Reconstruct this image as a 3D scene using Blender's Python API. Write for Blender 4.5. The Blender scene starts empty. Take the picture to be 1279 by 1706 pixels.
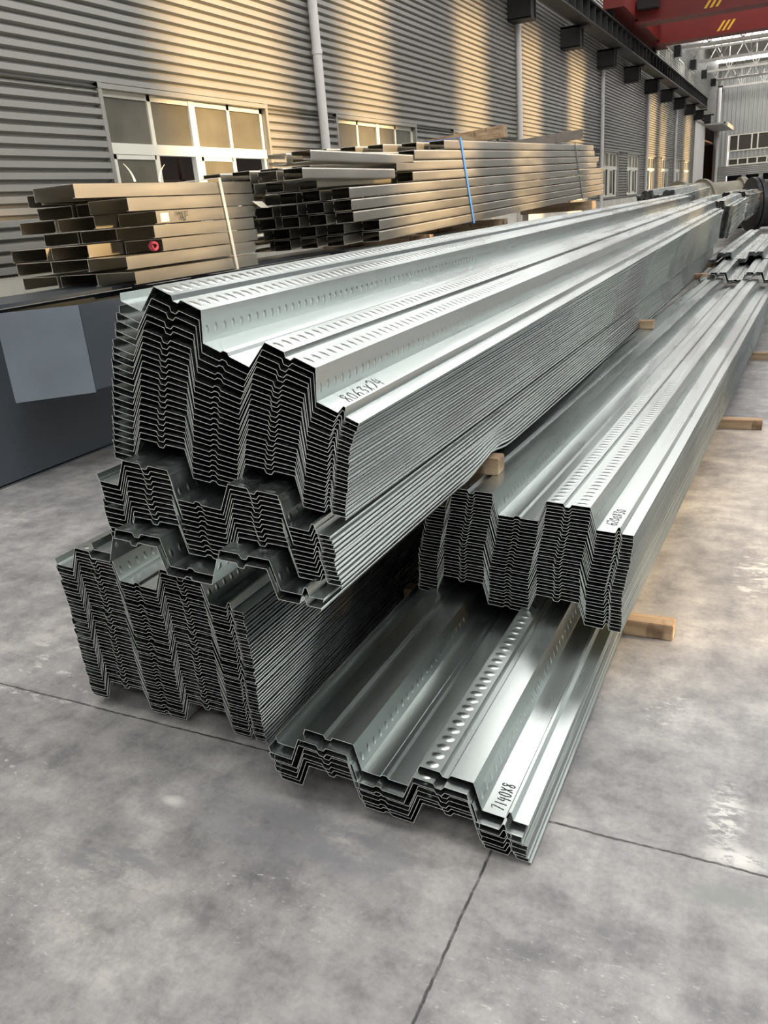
import bpy, bmesh, math, random
import numpy as np
from mathutils import Matrix, Vector

random.seed(7)
SC = bpy.context.scene
COL = SC.collection
PI = math.pi

# ------------------------------------------------------------------ camera
F, CX, CY, CAMZ = 1340.0, 639.5, 853.0, 1.5
_vy = np.array([1330 - CX, 292 - CY, F]); _vy /= np.linalg.norm(_vy)
_vx = np.array([-2170 - CX, 589 - CY, F]); _vx = _vx - _vy * _vx.dot(_vy); _vx = -_vx / np.linalg.norm(_vx)
_vz = np.cross(_vx, _vy)
RW = np.array([_vx, _vy, _vz])
cam_data = bpy.data.cameras.new('camera')
cam_data.sensor_fit = 'VERTICAL'; cam_data.sensor_height = 36.0
cam_data.lens = 36.0 * F / 1706.0
cam_data.clip_start = 0.05; cam_data.clip_end = 300
cam = bpy.data.objects.new('camera', cam_data); COL.objects.link(cam)
m = Matrix.Identity(4)
for r in range(3):
    m[r][0] = RW[r][0]; m[r][1] = -RW[r][1]; m[r][2] = -RW[r][2]
m[2][3] = CAMZ
cam.matrix_world = m
SC.camera = cam

# ------------------------------------------------------------------ light
world = bpy.data.worlds.new('world'); SC.world = world; world.use_nodes = True
wn = world.node_tree; wn.nodes.clear()
wo = wn.nodes.new('ShaderNodeOutputWorld'); wb = wn.nodes.new('ShaderNodeBackground')
wb.inputs[0].default_value = (0.86, 0.93, 1.0, 1); wb.inputs[1].default_value = 1.0
wn.links.new(wb.outputs[0], wo.inputs[0])

sun_d = bpy.data.lights.new('sun', 'SUN'); sun_d.energy = 7.5; sun_d.color = (1.0, 0.66, 0.30); sun_d.angle = math.radians(2.6)
sun = bpy.data.objects.new('sun', sun_d); COL.objects.link(sun)
SUN_DIR = Vector((-1.0, -0.16, -0.22)).normalized()
sun.rotation_euler = SUN_DIR.to_track_quat('-Z', 'Y').to_euler()
sun.location = (20, 6, 8)

SC.view_settings.view_transform = 'Standard'
SC.view_settings.look = 'None'
SC.view_settings.gamma = 1.0
SC.view_settings.use_curve_mapping = False
SC.view_settings.exposure = 0.36
SKYLIGHT = 5.2

# ------------------------------------------------------------------ materials
def new_mat(name):
    mt = bpy.data.materials.new(name); mt.use_nodes = True
    nt = mt.node_tree; nt.nodes.clear()
    o = nt.nodes.new('ShaderNodeOutputMaterial'); p = nt.nodes.new('ShaderNodeBsdfPrincipled')
    nt.links.new(p.outputs[0], o.inputs[0])
    return mt, nt, p

def N(nt, t, **k):
    n = nt.nodes.new(t)
    for a, b in k.items(): setattr(n, a, b)
    return n

def mathn(nt, op, a, b=None, clamp=False):
    n = nt.nodes.new('ShaderNodeMath'); n.operation = op; n.use_clamp = clamp
    for i, v in enumerate((a, b)):
        if v is None: continue
        if isinstance(v, (int, float)): n.inputs[i].default_value = v
        else: nt.links.new(v, n.inputs[i])
    return n.outputs[0]

def noise(nt, scale, detail=3, vec=None, rough=0.5):
    n = nt.nodes.new('ShaderNodeTexNoise'); n.inputs['Scale'].default_value = scale
    n.inputs['Detail'].default_value = detail; n.inputs['Roughness'].default_value = rough
    if vec is not None: nt.links.new(vec, n.inputs['Vector'])
    return n.outputs['Fac']

def coords(nt, scale=(1, 1, 1), loc=(0, 0, 0), kind='Object'):
    t = nt.nodes.new('ShaderNodeTexCoord'); mp = nt.nodes.new('ShaderNodeMapping')
    mp.inputs['Scale'].default_value = scale; mp.inputs['Location'].default_value = loc
    nt.links.new(t.outputs[kind], mp.inputs[0]); return mp.outputs[0]

def ramp(nt, fac, stops):
    r = nt.nodes.new('ShaderNodeValToRGB'); nt.links.new(fac, r.inputs[0])
    e = r.color_ramp.elements
    while len(e) < len(stops): e.new(0.5)
    for i, (p, c) in enumerate(stops):
        e[i].position = p; e[i].color = (c[0], c[1], c[2], 1)
    return r.outputs[0]

def maprange(nt, v, a, b, c=0.0, d=1.0):
    n = nt.nodes.new('ShaderNodeMapRange'); nt.links.new(v, n.inputs[0])
    for i, x in enumerate((a, b, c, d)): n.inputs[i + 1].default_value = x
    return n.outputs[0]

def simple(name, col, rough=0.5, metal=0.0, var=0.0, vscale=6.0, vstretch=(1, 1, 1), bump=0.0, spec=None):
    mt, nt, p = new_mat(name)
    p.inputs['Roughness'].default_value = rough; p.inputs['Metallic'].default_value = metal
    if spec is not None: p.inputs['Specular IOR Level'].default_value = spec
    if var > 0 or bump > 0:
        f = noise(nt, vscale, 4, coords(nt, vstretch))
        c0 = tuple(x * (1 - var) for x in col); c1 = tuple(min(1, x * (1 + var)) for x in col)
        nt.links.new(ramp(nt, f, [(0.3, c0), (0.7, c1)]), p.inputs['Base Color'])
        if bump > 0:
            b = nt.nodes.new('ShaderNodeBump'); b.inputs['Strength'].default_value = bump; b.inputs['Distance'].default_value = 0.01
            nt.links.new(f, b.inputs['Height']); nt.links.new(b.outputs[0], p.inputs['Normal'])
    else:
        p.inputs['Base Color'].default_value = (*col, 1)
    return mt

def galv(name, col, rough, emboss=None, streak=(1, 1, 1)):
    """zinc-coated sheet; emboss = (half width across, half length along) of the pressed dimples in strip units"""
    mt, nt, p = new_mat(name)
    p.inputs['Metallic'].default_value = 1.0
    v = coords(nt, (7, 0.9, 7)); f = noise(nt, 1.0, 2, v)
    c0 = tuple(x * 0.90 for x in col); c1 = tuple(min(1, x * 1.06) for x in col)
    nt.links.new(ramp(nt, f, [(0.3, c0), (0.7, c1)]), p.inputs['Base Color'])
    mix = f
    nt.links.new(maprange(nt, mix, 0.3, 0.7, rough - 0.04, rough + 0.05), p.inputs['Roughness'])
    if emboss:
        uv = nt.nodes.new('ShaderNodeUVMap'); uv.uv_map = 'UVMap'
        s = nt.nodes.new('ShaderNodeSeparateXYZ'); nt.links.new(uv.outputs[0], s.inputs[0])
        a = mathn(nt, 'DIVIDE', mathn(nt, 'SUBTRACT', s.outputs[0], emboss[2]), emboss[0])
        b = mathn(nt, 'DIVIDE', mathn(nt, 'SUBTRACT', mathn(nt, 'FRACT', s.outputs[1]), 0.5), emboss[1])
        d = mathn(nt, 'SQRT', mathn(nt, 'ADD', mathn(nt, 'MULTIPLY', a, a), mathn(nt, 'MULTIPLY', b, b)))
        e = nt.nodes.new('ShaderNodeMapRange'); e.interpolation_type = 'SMOOTHSTEP'; nt.links.new(d, e.inputs[0])
        e.inputs[1].default_value = 1.0; e.inputs[2].default_value = 0.15; e.inputs[3].default_value = 0; e.inputs[4].default_value = 1
        bp = nt.nodes.new('ShaderNodeBump'); bp.inputs['Distance'].default_value = 0.0024; bp.inputs['Strength'].default_value = 0.8
        nt.links.new(e.outputs[0], bp.inputs['Height']); nt.links.new(bp.outputs[0], p.inputs['Normal'])
    return mt

ZN = (0.535, 0.58, 0.57)
M_ZINC = galv('galvanised_steel', ZN, 0.27)
M_ZTOP = galv('galvanised_steel_ribbed_dimples', ZN, 0.27, (0.33, 0.36, 0.5))
M_ZWEB = galv('galvanised_steel_web_dimples', ZN, 0.27, (0.17, 0.22, 0.62))
M_EDGE = simple('cut_steel_edge', (0.80, 0.84, 0.83), 0.42, 0.55)
M_PURLIN = galv('galvanised_purlin_steel', (0.66, 0.63, 0.56), 0.36)
M_PEDGE = simple('purlin_cut_edge', (0.78, 0.78, 0.74), 0.5, 0.4)
M_PIN = simple('purlin_shaded_inside', (0.10, 0.10, 0.10), 0.6, 0.6)  # darker copy of the purlin steel, shade inside channels as colour; unused
M_CLAD = simple('grey_wall_cladding', (0.30, 0.295, 0.275), 0.42, 0.25, 0.06, 2.0, (1, 0.3, 1))
M_CLAD2 = simple('end_wall_cladding', (0.42, 0.42, 0.40), 0.5, 0.1, 0.05, 1.0)
M_TRIM = simple('grey_flashing', (0.33, 0.32, 0.29), 0.4, 0.3)
M_FRAME = simple('cream_window_frame', (0.80, 0.78, 0.68), 0.45)
M_PLINTH = simple('plinth_render', (0.62, 0.60, 0.53), 0.8, 0, 0.12, 3.0)
M_DARKSTEEL = simple('dark_painted_steel', (0.014, 0.013, 0.014), 0.6, 0.0, 0.2, 5)
M_BEAMWEB = simple('runway_beam_paint', (0.035, 0.036, 0.034), 0.5, 0.2, 0.2, 4)
M_RED = simple('red_crane_paint', (0.17, 0.010, 0.007), 0.5, 0.0, 0.12, 2)
M_YELLOW = simple('yellow_marking', (0.85, 0.50, 0.04), 0.5)
M_BLACK = simple('black_marking', (0.02, 0.02, 0.02), 0.6)
M_WHITEPIPE = simple('white_downpipe', (0.66, 0.64, 0.63), 0.4)
M_TRUSS = simple('pale_grey_truss_paint', (0.52, 0.50, 0.46), 0.5, 0.0, 0.08, 2)
M_ROOF = simple('roof_sheet', (0.40, 0.39, 0.36), 0.6, 0, 0.05, 1)
M_ROOM = simple('dark_room', (0.06, 0.035, 0.025), 0.8)
M_ROOMITEM = simple('room_shelf', (0.20, 0.13, 0.10), 0.6)
M_GIRDER = simple('blue_grey_girder_paint', (0.060, 0.072, 0.088), 0.33, 0.0, 0.10, 2.5)
M_PANEL = simple('blue_grey_panel_paint', (0.17, 0.20, 0.235), 0.36, 0.0, 0.16, 2.2)
M_BLUE = simple('blue_strap', (0.05, 0.20, 0.62), 0.5)
M_WHITESTRAP = simple('white_strap', (0.75, 0.74, 0.70), 0.5)
M_GREYSTRAP = simple('grey_strap', (0.28, 0.27, 0.26), 0.5)
M_INK = simple('black_marker_ink', (0.015, 0.015, 0.018), 0.7)
M_PAPER = simple('cream_paper', (0.78, 0.74, 0.58), 0.8)
M_ROPE = simple('pink_rope', (0.38, 0.05, 0.09), 0.8, 0, 0.3, 60)
M_PIPE = simple('dusty_primer_pipe', (0.30, 0.28, 0.22), 0.6, 0.1, 0.15, 3)
M_BLACKPIPE = simple('black_pipe', (0.035, 0.035, 0.04), 0.4, 0.2)
M_DOOR = simple('white_door_sheet', (0.72, 0.70, 0.66), 0.5, 0, 0.08, 3, (1, 6, 0.6))

def glass_mat():
    mt, nt, p = new_mat('olive_window_glass')
    p.inputs['Base Color'].default_value = (0.16, 0.15, 0.11, 1)
    p.inputs['Roughness'].default_value = 0.18
    p.inputs['Alpha'].default_value = 0.86
    f = noise(nt, 2.0, 2, coords(nt)); nt.links.new(ramp(nt, f, [(0.3, (0.13, 0.12, 0.09)), (0.7, (0.20, 0.185, 0.14))]), p.inputs['Base Color'])
    return mt
M_GLASS = glass_mat()

def wood_mat():
    mt, nt, p = new_mat('rough_sawn_timber')
    v = coords(nt, (2.5, 30, 30)); f = noise(nt, 1.0, 6, v, 0.6)
    k = noise(nt, 1.0, 2, coords(nt, (14, 6, 6), (3, 1, 2)))
    c = ramp(nt, f, [(0.28, (0.20, 0.125, 0.075)), (0.72, (0.50, 0.38, 0.25))])
    c2 = ramp(nt, k, [(0.28, (0.12, 0.05, 0.03)), (0.40, (1, 1, 1))])
    mx = nt.nodes.new('ShaderNodeMix'); mx.data_type = 'RGBA'; mx.blend_type = 'MULTIPLY'; mx.inputs[0].default_value = 0.7
    nt.links.new(c, mx.inputs[6]); nt.links.new(c2, mx.inputs[7]); nt.links.new(mx.outputs[2], p.inputs['Base Color'])
    p.inputs['Roughness'].default_value = 0.8
    b = nt.nodes.new('ShaderNodeBump'); b.inputs['Distance'].default_value = 0.003; nt.links.new(f, b.inputs['Height']); nt.links.new(b.outputs[0], p.inputs['Normal'])
    return mt
M_WOOD = wood_mat()

def emis(name, col, s):
    mt = bpy.data.materials.new(name); mt.use_nodes = True; nt = mt.node_tree; nt.nodes.clear()
    o = nt.nodes.new('ShaderNodeOutputMaterial'); e = nt.nodes.new('ShaderNodeEmission')
    e.inputs[0].default_value = (*col, 1); e.inputs[1].default_value = s; nt.links.new(e.outputs[0], o.inputs[0]); return mt
M_SKY = emis('skylight_daylight', (1.0, 0.985, 0.96), SKYLIGHT)

def floor_mat():
    mt, nt, p = new_mat('worn_concrete')
    tc = nt.nodes.new('ShaderNodeTexCoord'); ob = tc.outputs['Object']
    sep = nt.nodes.new('ShaderNodeSeparateXYZ'); nt.links.new(ob, sep.inputs[0])
    X, Y = sep.outputs[0], sep.outputs[1]
    def nz(s, d, sc=(1, 1, 1), loc=(0, 0, 0), r=0.55):
        mp = nt.nodes.new('ShaderNodeMapping'); mp.inputs['Scale'].default_value = sc; mp.inputs['Location'].default_value = loc
        nt.links.new(ob, mp.inputs[0]); return noise(nt, s, d, mp.outputs[0], r)
    def mul(a, b, fac=1.0, mode='MULTIPLY'):
        mx = nt.nodes.new('ShaderNodeMix'); mx.data_type = 'RGBA'; mx.blend_type = mode
        if isinstance(fac, (int, float)): mx.inputs[0].default_value = fac
        else: nt.links.new(fac, mx.inputs[0])
        for i, v in ((6, a), (7, b)):
            if isinstance(v, tuple): mx.inputs[i].default_value = (*v, 1)
            else: nt.links.new(v, mx.inputs[i])
        return mx.outputs[2]
    c = ramp(nt, nz(1.7, 5), [(0.34, (0.225, 0.220, 0.222)), (0.50, (0.300, 0.292, 0.287)), (0.66, (0.38, 0.367, 0.352))])
    c = mul(c, ramp(nt, nz(7.0, 7, (1, 1, 1), (4, 2, 0), 0.7), [(0.34, (0.58, 0.58, 0.60)), (0.60, (1.10, 1.09, 1.08))]))
    # brushed wear running across the bay
    c = mul(c, ramp(nt, nz(3.0, 5, (1.0, 4.0, 1), (1, 7, 0), 0.6), [(0.32, (0.80, 0.80, 0.81)), (0.60, (1.05, 1.05, 1.05))]), 0.8)
    c = mul(c, ramp(nt, nz(70.0, 3), [(0.30, (0.86, 0.86, 0.86)), (0.6, (1.03, 1.03, 1.03))]), 0.8)
    # wheel marks parallel to the stacks
    c = mul(c, ramp(nt, nz(1.0, 3, (9.0, 0.5, 1), (2, 0, 0)), [(0.35, (0.86, 0.86, 0.87)), (0.55, (1.02, 1.02, 1.02))]), 0.6)
    # pale scuffs at their own places on the slab
    def patch(px, py, rx, ry, ns, thr, col=(0.62, 0.61, 0.58)):
        nonlocal c
        a = mathn(nt, 'DIVIDE', mathn(nt, 'SUBTRACT', X, px), rx); b = mathn(nt, 'DIVIDE', mathn(nt, 'SUBTRACT', Y, py), ry)
        d = mathn(nt, 'SQRT', mathn(nt, 'ADD', mathn(nt, 'MULTIPLY', a, a), mathn(nt, 'MULTIPLY', b, b)))
        fall = maprange(nt, d, 1.0, 0.3, 0.0, 1.0)
        n = maprange(nt, nz(ns, 6, (1, 2.2, 1), (px * 3, py, 0), 0.72), thr, thr + 0.09, 0.0, 1.0)
        c = mul(c, col, mathn(nt, 'MULTIPLY', mathn(nt, 'MULTIPLY', fall, n, True), 0.8), 'MIX')
    patch(-0.03, 1.80, 0.06, 0.16, 26, 0.46); patch(0.0, 1.66, 0.09, 0.05, 20, 0.42)
    patch(-0.22, 2.22, 0.08, 0.16, 24, 0.55); patch(-0.03, 3.3, 0.09, 0.35, 10, 0.50)
    patch(-1.43, 1.345, 0.045, 0.025, 30, 0.33); patch(-2.35, 1.75, 0.5, 0.35, 9, 0.56)
    patch(-2.1, 1.30, 0.35, 0.16, 30, 0.58); patch(-1.0, 1.15, 0.35, 0.2, 34, 0.60); patch(-0.2, 1.1, 0.5, 0.3, 30, 0.585)
    patch(-1.6, 0.95, 0.5, 0.25, 30, 0.59)
    # darker noisy patches
    patch(0.0, 1.53, 0.16, 0.06, 9, 0.40, (0.20, 0.21, 0.20)); patch(-1.45, 1.12, 0.30, 0.14, 9, 0.47, (0.19, 0.19, 0.20))
    patch(-0.20, 0.92, 0.35, 0.22, 9, 0.52, (0.22, 0.21, 0.21)); patch(-1.0, 1.36, 0.5, 0.14, 7, 0.42, (0.19, 0.19, 0.205))
    # sawn joints
    wob = mathn(nt, 'MULTIPLY', mathn(nt, 'SUBTRACT', nz(5.0, 3), 0.5), 0.012)
    wob2 = mathn(nt, 'MULTIPLY', mathn(nt, 'SUBTRACT', nz(40.0, 3), 0.5), 0.006)
    def joint(V, v0, period):
        t = mathn(nt, 'ADD', mathn(nt, 'SUBTRACT', V, v0), mathn(nt, 'ADD', wob, wob2))
        t = mathn(nt, 'ABSOLUTE', mathn(nt, 'SUBTRACT', mathn(nt, 'FRACT', mathn(nt, 'ADD', mathn(nt, 'DIVIDE', t, period), 0.5)), 0.5))
        return mathn(nt, 'MULTIPLY', t, period)
    jd = mathn(nt, 'MINIMUM', joint(X, -0.543, 5.5), joint(Y, 1.627, 6.0))
    jm = maprange(nt, jd, 0.0045, 0.0018, 0.0, 1.0)
    c = mul(c, (0.045, 0.043, 0.043), mathn(nt, 'MULTIPLY', jm, maprange(nt, nz(30.0, 3), 0.35, 0.5, 0.55, 1.0)), 'MIX')
    nt.links.new(c, p.inputs['Base Color'])
    nt.links.new(maprange(nt, nz(2.2, 5), 0.3, 0.7, 0.38, 0.62), p.inputs['Roughness'])
    b = nt.nodes.new('ShaderNodeBump'); b.inputs['Distance'].default_value = 0.003; b.inputs['Strength'].default_value = 0.5
    h = mathn(nt, 'SUBTRACT', mathn(nt, 'MULTIPLY', nz(45.0, 4), 0.35), mathn(nt, 'MULTIPLY', jm, 1.5))
    nt.links.new(h, b.inputs['Height']); nt.links.new(b.outputs[0], p.inputs['Normal'])
    return mt
M_FLOOR = floor_mat()

# ------------------------------------------------------------------ mesh helpers
class MB:
    """collects boxes, prisms, tubes and ribbons in world or local coordinates, links them as ONE mesh object"""
    def __init__(s): s.v = []; s.f = []; s.mi = []; s.uv = None
    def face(s, idx, mi=0): s.f.append(idx); s.mi.append(mi)
    def box(s, x0, x1, y0, y1, z0, z1, mi=0):
        b = len(s.v)
        s.v += [(x, y, z) for z in (z0, z1) for y in (y0, y1) for x in (x0, x1)]
        for q in ((0, 2, 3, 1), (4, 5, 7, 6), (0, 1, 5, 4), (2, 6, 7, 3), (0, 4, 6, 2), (1, 3, 7, 5)): s.face([b + i for i in q], mi)
        return s
    def bar(s, a, c, w, h=None, mi=0, n=4, up=(0, 0, 1)):
        a = Vector(a); c = Vector(c); h = h or w; d = (c - a).normalized(); u = Vector(up)
        if abs(d.dot(u)) > 0.95: u = Vector((0, 1, 0))
        r = d.cross(u).normalized(); u = r.cross(d)
        b = len(s.v)
        for p in (a, c):
            for k in range(n):
                t = 2 * PI * (k + 0.5) / n
                q = math.sqrt(2) if n == 4 else 1.0
                s.v.append(tuple(p + r * (math.cos(t) * w / 2 * q) + u * (math.sin(t) * h / 2 * q)))
        for k in range(n): s.face([b + k, b + (k + 1) % n, b + n + (k + 1) % n, b + n + k], mi)
        s.face([b + n - 1 - k for k in range(n)], mi); s.face([b + n + k for k in range(n)], mi)
        return s
    def tube(s, a, c, r, n=16, mi=0): return s.bar(a, c, 2 * r, 2 * r, mi, n)
    def prism(s, pts, axis, t0, t1, mi=0, cap=True):
        """closed outline pts (2D) swept along axis 'y' (pts are x,z) or 'x' (pts are y,z) or 'z' (pts are x,y)"""
        b = len(s.v); n = len(pts)
        for t in (t0, t1):
            for p in pts:
                s.v.append((p[0], t, p[1]) if axis == 'y' else (t, p[0], p[1]) if axis == 'x' else (p[0], p[1], t))
        for k in range(n): s.face([b + k, b + (k + 1) % n, b + n + (k + 1) % n, b + n + k], mi)
        if cap: s.face([b + n - 1 - k for k in range(n)], mi); s.face([b + n + k for k in range(n)], mi)
        return s
    def build(s, name, mats, parent=None, origin=(0, 0, 0), smooth=False, bevel=0.0):
        me = bpy.data.meshes.new(name)
        o = Vector(origin)
        me.from_pydata([tuple(Vector(p) - o) for p in s.v], [], s.f)
        for mt in (mats if isinstance(mats, (list, tuple)) else [mats]): me.materials.append(mt)
        me.polygons.foreach_set('material_index', s.mi)
        bm = bmesh.new(); bm.from_mesh(me); bmesh.ops.recalc_face_normals(bm, faces=bm.faces)
        if bevel > 0: bmesh.ops.bevel(bm, geom=bm.edges[:], offset=bevel, segments=2, affect='EDGES')
        bm.to_mesh(me); bm.free()
        if smooth: me.polygons.foreach_set('use_smooth', [True] * len(me.polygons))
        ob = bpy.data.objects.new(name, me); COL.objects.link(ob); ob.location = o
        if parent is not None:
            ob.parent = parent; ob.location = o - parent.location if origin != (0, 0, 0) else -parent.location
        return ob

def tag(o, label, cat, group=None, kind=None):
    if label: o['label'] = label
    if cat: o['category'] = cat
    if group: o['group'] = group
    if kind: o['kind'] = kind
    return o
def struct(o, label=None):
    o['kind'] = 'structure'
    if label: o['label'] = label
    return o
def empty(name, loc):
    o = bpy.data.objects.new(name, None); COL.objects.link(o); o.location = loc; return o

ORD = ['top', 'second', 'third', 'fourth', 'fifth', 'sixth', 'seventh', 'eighth', 'ninth', 'tenth', 'eleventh', 'twelfth', 'thirteenth',
       'fourteenth', 'fifteenth', 'sixteenth', 'seventeenth', 'eighteenth', 'nineteenth', 'twentieth', 'twenty-first', 'twenty-second',
       'twenty-third', 'twenty-fourth', 'twenty-fifth', 'twenty-sixth', 'twenty-seventh', 'twenty-eighth', 'twenty-ninth', 'thirtieth',
       'thirty-first', 'thirty-second', 'thirty-third', 'thirty-fourth', 'thirty-fifth', 'thirty-sixth', 'thirty-seventh', 'thirty-eighth',
       'thirty-ninth', 'fortieth', 'forty-first', 'forty-second']

# ================================================================== SETTING
XW = -6.0            # long wall plane
YE = 73.0            # end wall
ROOFZ = 9.6
fl = MB(); fl.v = [(-6, -12, 0), (13, -12, 0), (13, YE, 0), (-6, YE, 0)]; fl.face([0, 1, 2, 3])
struct(fl.build('floor', M_FLOOR), 'grey worn concrete floor with sawn joints and white scuffs')

PITCH = 0.0935
def corr(y0, y1, z0, z1, mb):
    """horizontally ribbed cladding facing +X between y0..y1 and z0..z1"""
    pr = [(0.0, 0.0), (0.14, 0.0), (0.30, 0.052), (0.84, 0.052), (0.99, 0.002), (1.0, 0.0)]
    pts = []
    k0 = math.floor(z0 / PITCH)
    z = k0
    while z * PITCH < z1:
        for a, d in pr[:-1]:
            zz = (z + a) * PITCH
            if z0 - 1e-6 <= zz <= z1 + 1e-6: pts.append((zz, d))
        z += 1
    pts = [(z0, 0.0)] + [p for p in pts if p[0] > z0 + 1e-4 and p[0] < z1 - 1e-4] + [(z1, 0.0)]
    b = len(mb.v)
    for y in (y0, y1):
        for zz, d in pts: mb.v.append((XW + d, y, zz))
    n = len(pts)
    for k in range(n - 1): mb.face([b + k, b + k + 1, b + n + k + 1, b + n + k])

WZ0, WZ1 = 1.32, 2.78
WW = 2.78
wins = [6.53 + 4.64 * k - 4.64 * 2 for k in range(13)]
wins = [y for y in wins if y + WW < 56.5]
wall = MB()
corr(-12, 57.0, WZ1, ROOFZ, wall)
ycur = -12
for y in wins:
    corr(ycur, y, WZ0, WZ1, wall); ycur = y + WW
corr(ycur, 57.0, WZ0, WZ1, wall)
corr(-12, 57.0, 1.22, WZ0, wall)
corr(57.0, 71.6, 5.15, ROOFZ, wall)
corr(71.6, YE, 0.0, ROOFZ, wall)
wl = wall.build('wall_left', M_CLAD); struct(wl, 'grey horizontally ribbed metal wall with sunlit bands')
pl = MB(); pl.box(XW - 0.25, XW + 0.03, -12, 57, 0, 1.22); struct(pl.build('trim_1', M_PLINTH), 'pale rendered plinth along the ribbed wall')
# rooms behind the wall (dark interior)
rm = MB(); rm.v = [(XW - 3.5, -12, 0), (XW - 3.5, YE, 0), (XW - 3.5, YE, ROOFZ), (XW - 3.5, -12, ROOFZ)]; rm.face([0, 1, 2, 3])
rm.box(XW - 3.5, XW - 0.1, -12.1, -12, 0, ROOFZ); rm.box(XW - 3.5, XW - 0.1, YE, YE + 0.1, 0, ROOFZ); rm.box(XW - 3.5, XW - 0.02, -12, YE, 4.2, 4.3)
rm.box(XW - 3.5, XW, 57.0, YE, -0.06, -0.01)
struct(rm.build('wall_back_room', M_ROOM))

def window(idx, y):
    e = empty('window_%d' % idx, (XW, y, WZ0)); struct(e)
    x0, x1 = XW - 0.06, XW - 0.01
    fr = MB(); h = WZ1 - WZ0; t = 0.055; zt = WZ0 + 0.90
    yc = y + WW / 2
    fr.box(x0, x1, y, y + t, WZ0, WZ1); fr.box(x0, x1, y + WW - t, y + WW, WZ0, WZ1)
    fr.box(x0, x1, y, y + WW, WZ1 - t, WZ1); fr.box(x0, x1, y, y + WW, WZ0, WZ0 + t)
    fr.box(x0, x1 + 0.015, y, y + WW, zt, zt + 0.10)
    fr.box(x0, x1 + 0.012, yc - 0.05, yc + 0.05, WZ0, WZ1)
    for s in (0.255, 0.745): fr.box(x0, x1, y + WW * s - 0.026, y + WW * s + 0.026, zt + 0.08, WZ1)
    fr.build('window_frame', M_FRAME, e)
    fs = MB()
    fs.box(XW - 0.02, XW + 0.055, y - 0.05, y, WZ0 - 0.05, WZ1 + 0.05); fs.box(XW - 0.02, XW + 0.055, y + WW, y + WW + 0.05, WZ0 - 0.05, WZ1 + 0.05)
    fs.box(XW - 0.02, XW + 0.060, y - 0.05, y + WW + 0.05, WZ1, WZ1 + 0.045); fs.box(XW - 0.02, XW + 0.07, y - 0.05, y + WW + 0.05, WZ0 - 0.05, WZ0)
    fs.build('flashing', M_TRIM, e)
    cells = [(y + t, y + WW * .255 - .026), (y + WW * .255 + .026, yc - .05), (yc + .05, y + WW * .745 - .026), (y + WW * .745 + .026, y + WW - t)]
    for a, b in cells: MB().box(x0 + 0.02, x0 + 0.03, a, b, zt + .10, WZ1 - t).build('pane', M_GLASS, e)
    for a, b in (cells[0], cells[2]):                                  # sliding sashes, the other halves stand open
        s = MB(); s.box(x0 + .03, x1 + .01, a, a + .045, WZ0 + t, zt); s.box(x0 + .03, x1 + .01, b - .02, b + .05, WZ0 + t, zt)
        s.box(x0 + .03, x1 + .01, a, b, zt - .045, zt); s.box(x0 + .03, x1 + .01, a, b, WZ0 + t, WZ0 + t + .05)
        so = s.build('sash', M_FRAME, e)
        MB().box(x0 + .04, x0 + .05, a + .04, b, WZ0 + t, zt).build('pane', M_GLASS, e)
    return e
for i, y in enumerate(wins): window(i + 1, y)
# things in the dark room seen through the open sashes of the first window
sh = MB()
for z in (1.5, 1.78, 2.05): sh.box(XW - 1.6, XW - 1.2, 6.6, 9.4, z, z + 0.03)
for y in (6.7, 7.5, 8.3, 9.1): sh.box(XW - 1.25, XW - 1.2, y, y + .05, 1.2, 2.5)
struct(sh.build('trim_room_rack', M_ROOMITEM))

# upper windows above the crane beam
for i, y in enumerate([w for w in wins if w > 15]):
    e = MB(); z0, z1 = 6.5, 7.5
    e.box(XW + .03, XW + .07, y, y + 2.4, z0, z0 + .07); e.box(XW + .03, XW + .07, y, y + 2.4, z1 - .07, z1)
    for s in (0, .25, .5, .75, 1): e.box(XW + .03, XW + .07, y + 2.33 * s, y + 2.33 * s + .07, z0, z1)
    o = e.build('window_%d' % (20 + i), M_FRAME); struct(o)
    MB().box(XW + .035, XW + .045, y, y + 2.4, z0, z1).build('pane', M_GLASS, o)

# end wall, vertical ribs, with a window band and the low block before it
ew = MB(); pts = []; x = XW
while x < 13:
    for a, d in ((0, 0), (.35, 0), (.45, .05), (.85, .05), (.95, 0)):
        pts.append((x + a * 0.3, d))
    x += 0.3
def endwall(z0, z1, xa, xb):
    q = [p for p in pts if xa <= p[0] <= xb]; b = len(ew.v); n = len(q)
    for z in (z0, z1):
        for px, d in q: ew.v.append((px, YE - d, z))
    for k in range(n - 1): ew.face([b + k, b + k + 1, b + n + k + 1, b + n + k])
endwall(4.78, ROOFZ, XW, 13); endwall(0, 4.78, XW, -5.05); endwall(3.1, 3.62, -5.05, 13); endwall(0, 2.6, -5.05, 13)
struct(ew.build('wall_end', M_CLAD2), 'grey end wall of vertical ribbed sheet with window bands')
for i, (z0, z1) in enumerate(((3.62, 4.78), (2.6, 3.1))):
    wf = MB(); wf.box(-5.05, 13, YE - .08, YE - .01, z0, z0 + .08); wf.box(-5.05, 13, YE - .08, YE - .01, z1 - .06, z1)
    xx = -5.05; k = 0
    while xx < 13:
        wf.box(xx, xx + .10, YE - .09, YE - .01, z0, z1); xx += (0.62, 0.95, 0.42, 0.9)[k % 4] if i == 0 else 0.68; k += 1
    o = wf.build('window_%d' % (40 + i), M_FRAME); struct(o)
    MB().box(-5.05, 13, YE - .03, YE - .02, z0, z1).build('pane', simple('dark_band_glass%d' % i, (0.07, 0.06, 0.05), 0.2), o)
blk = MB(); z = 0.0
bp_ = []
while z < 2.5: bp_ += [(z, 0), (z + .05, .03), (z + .1, .03)]; z += .13
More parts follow.
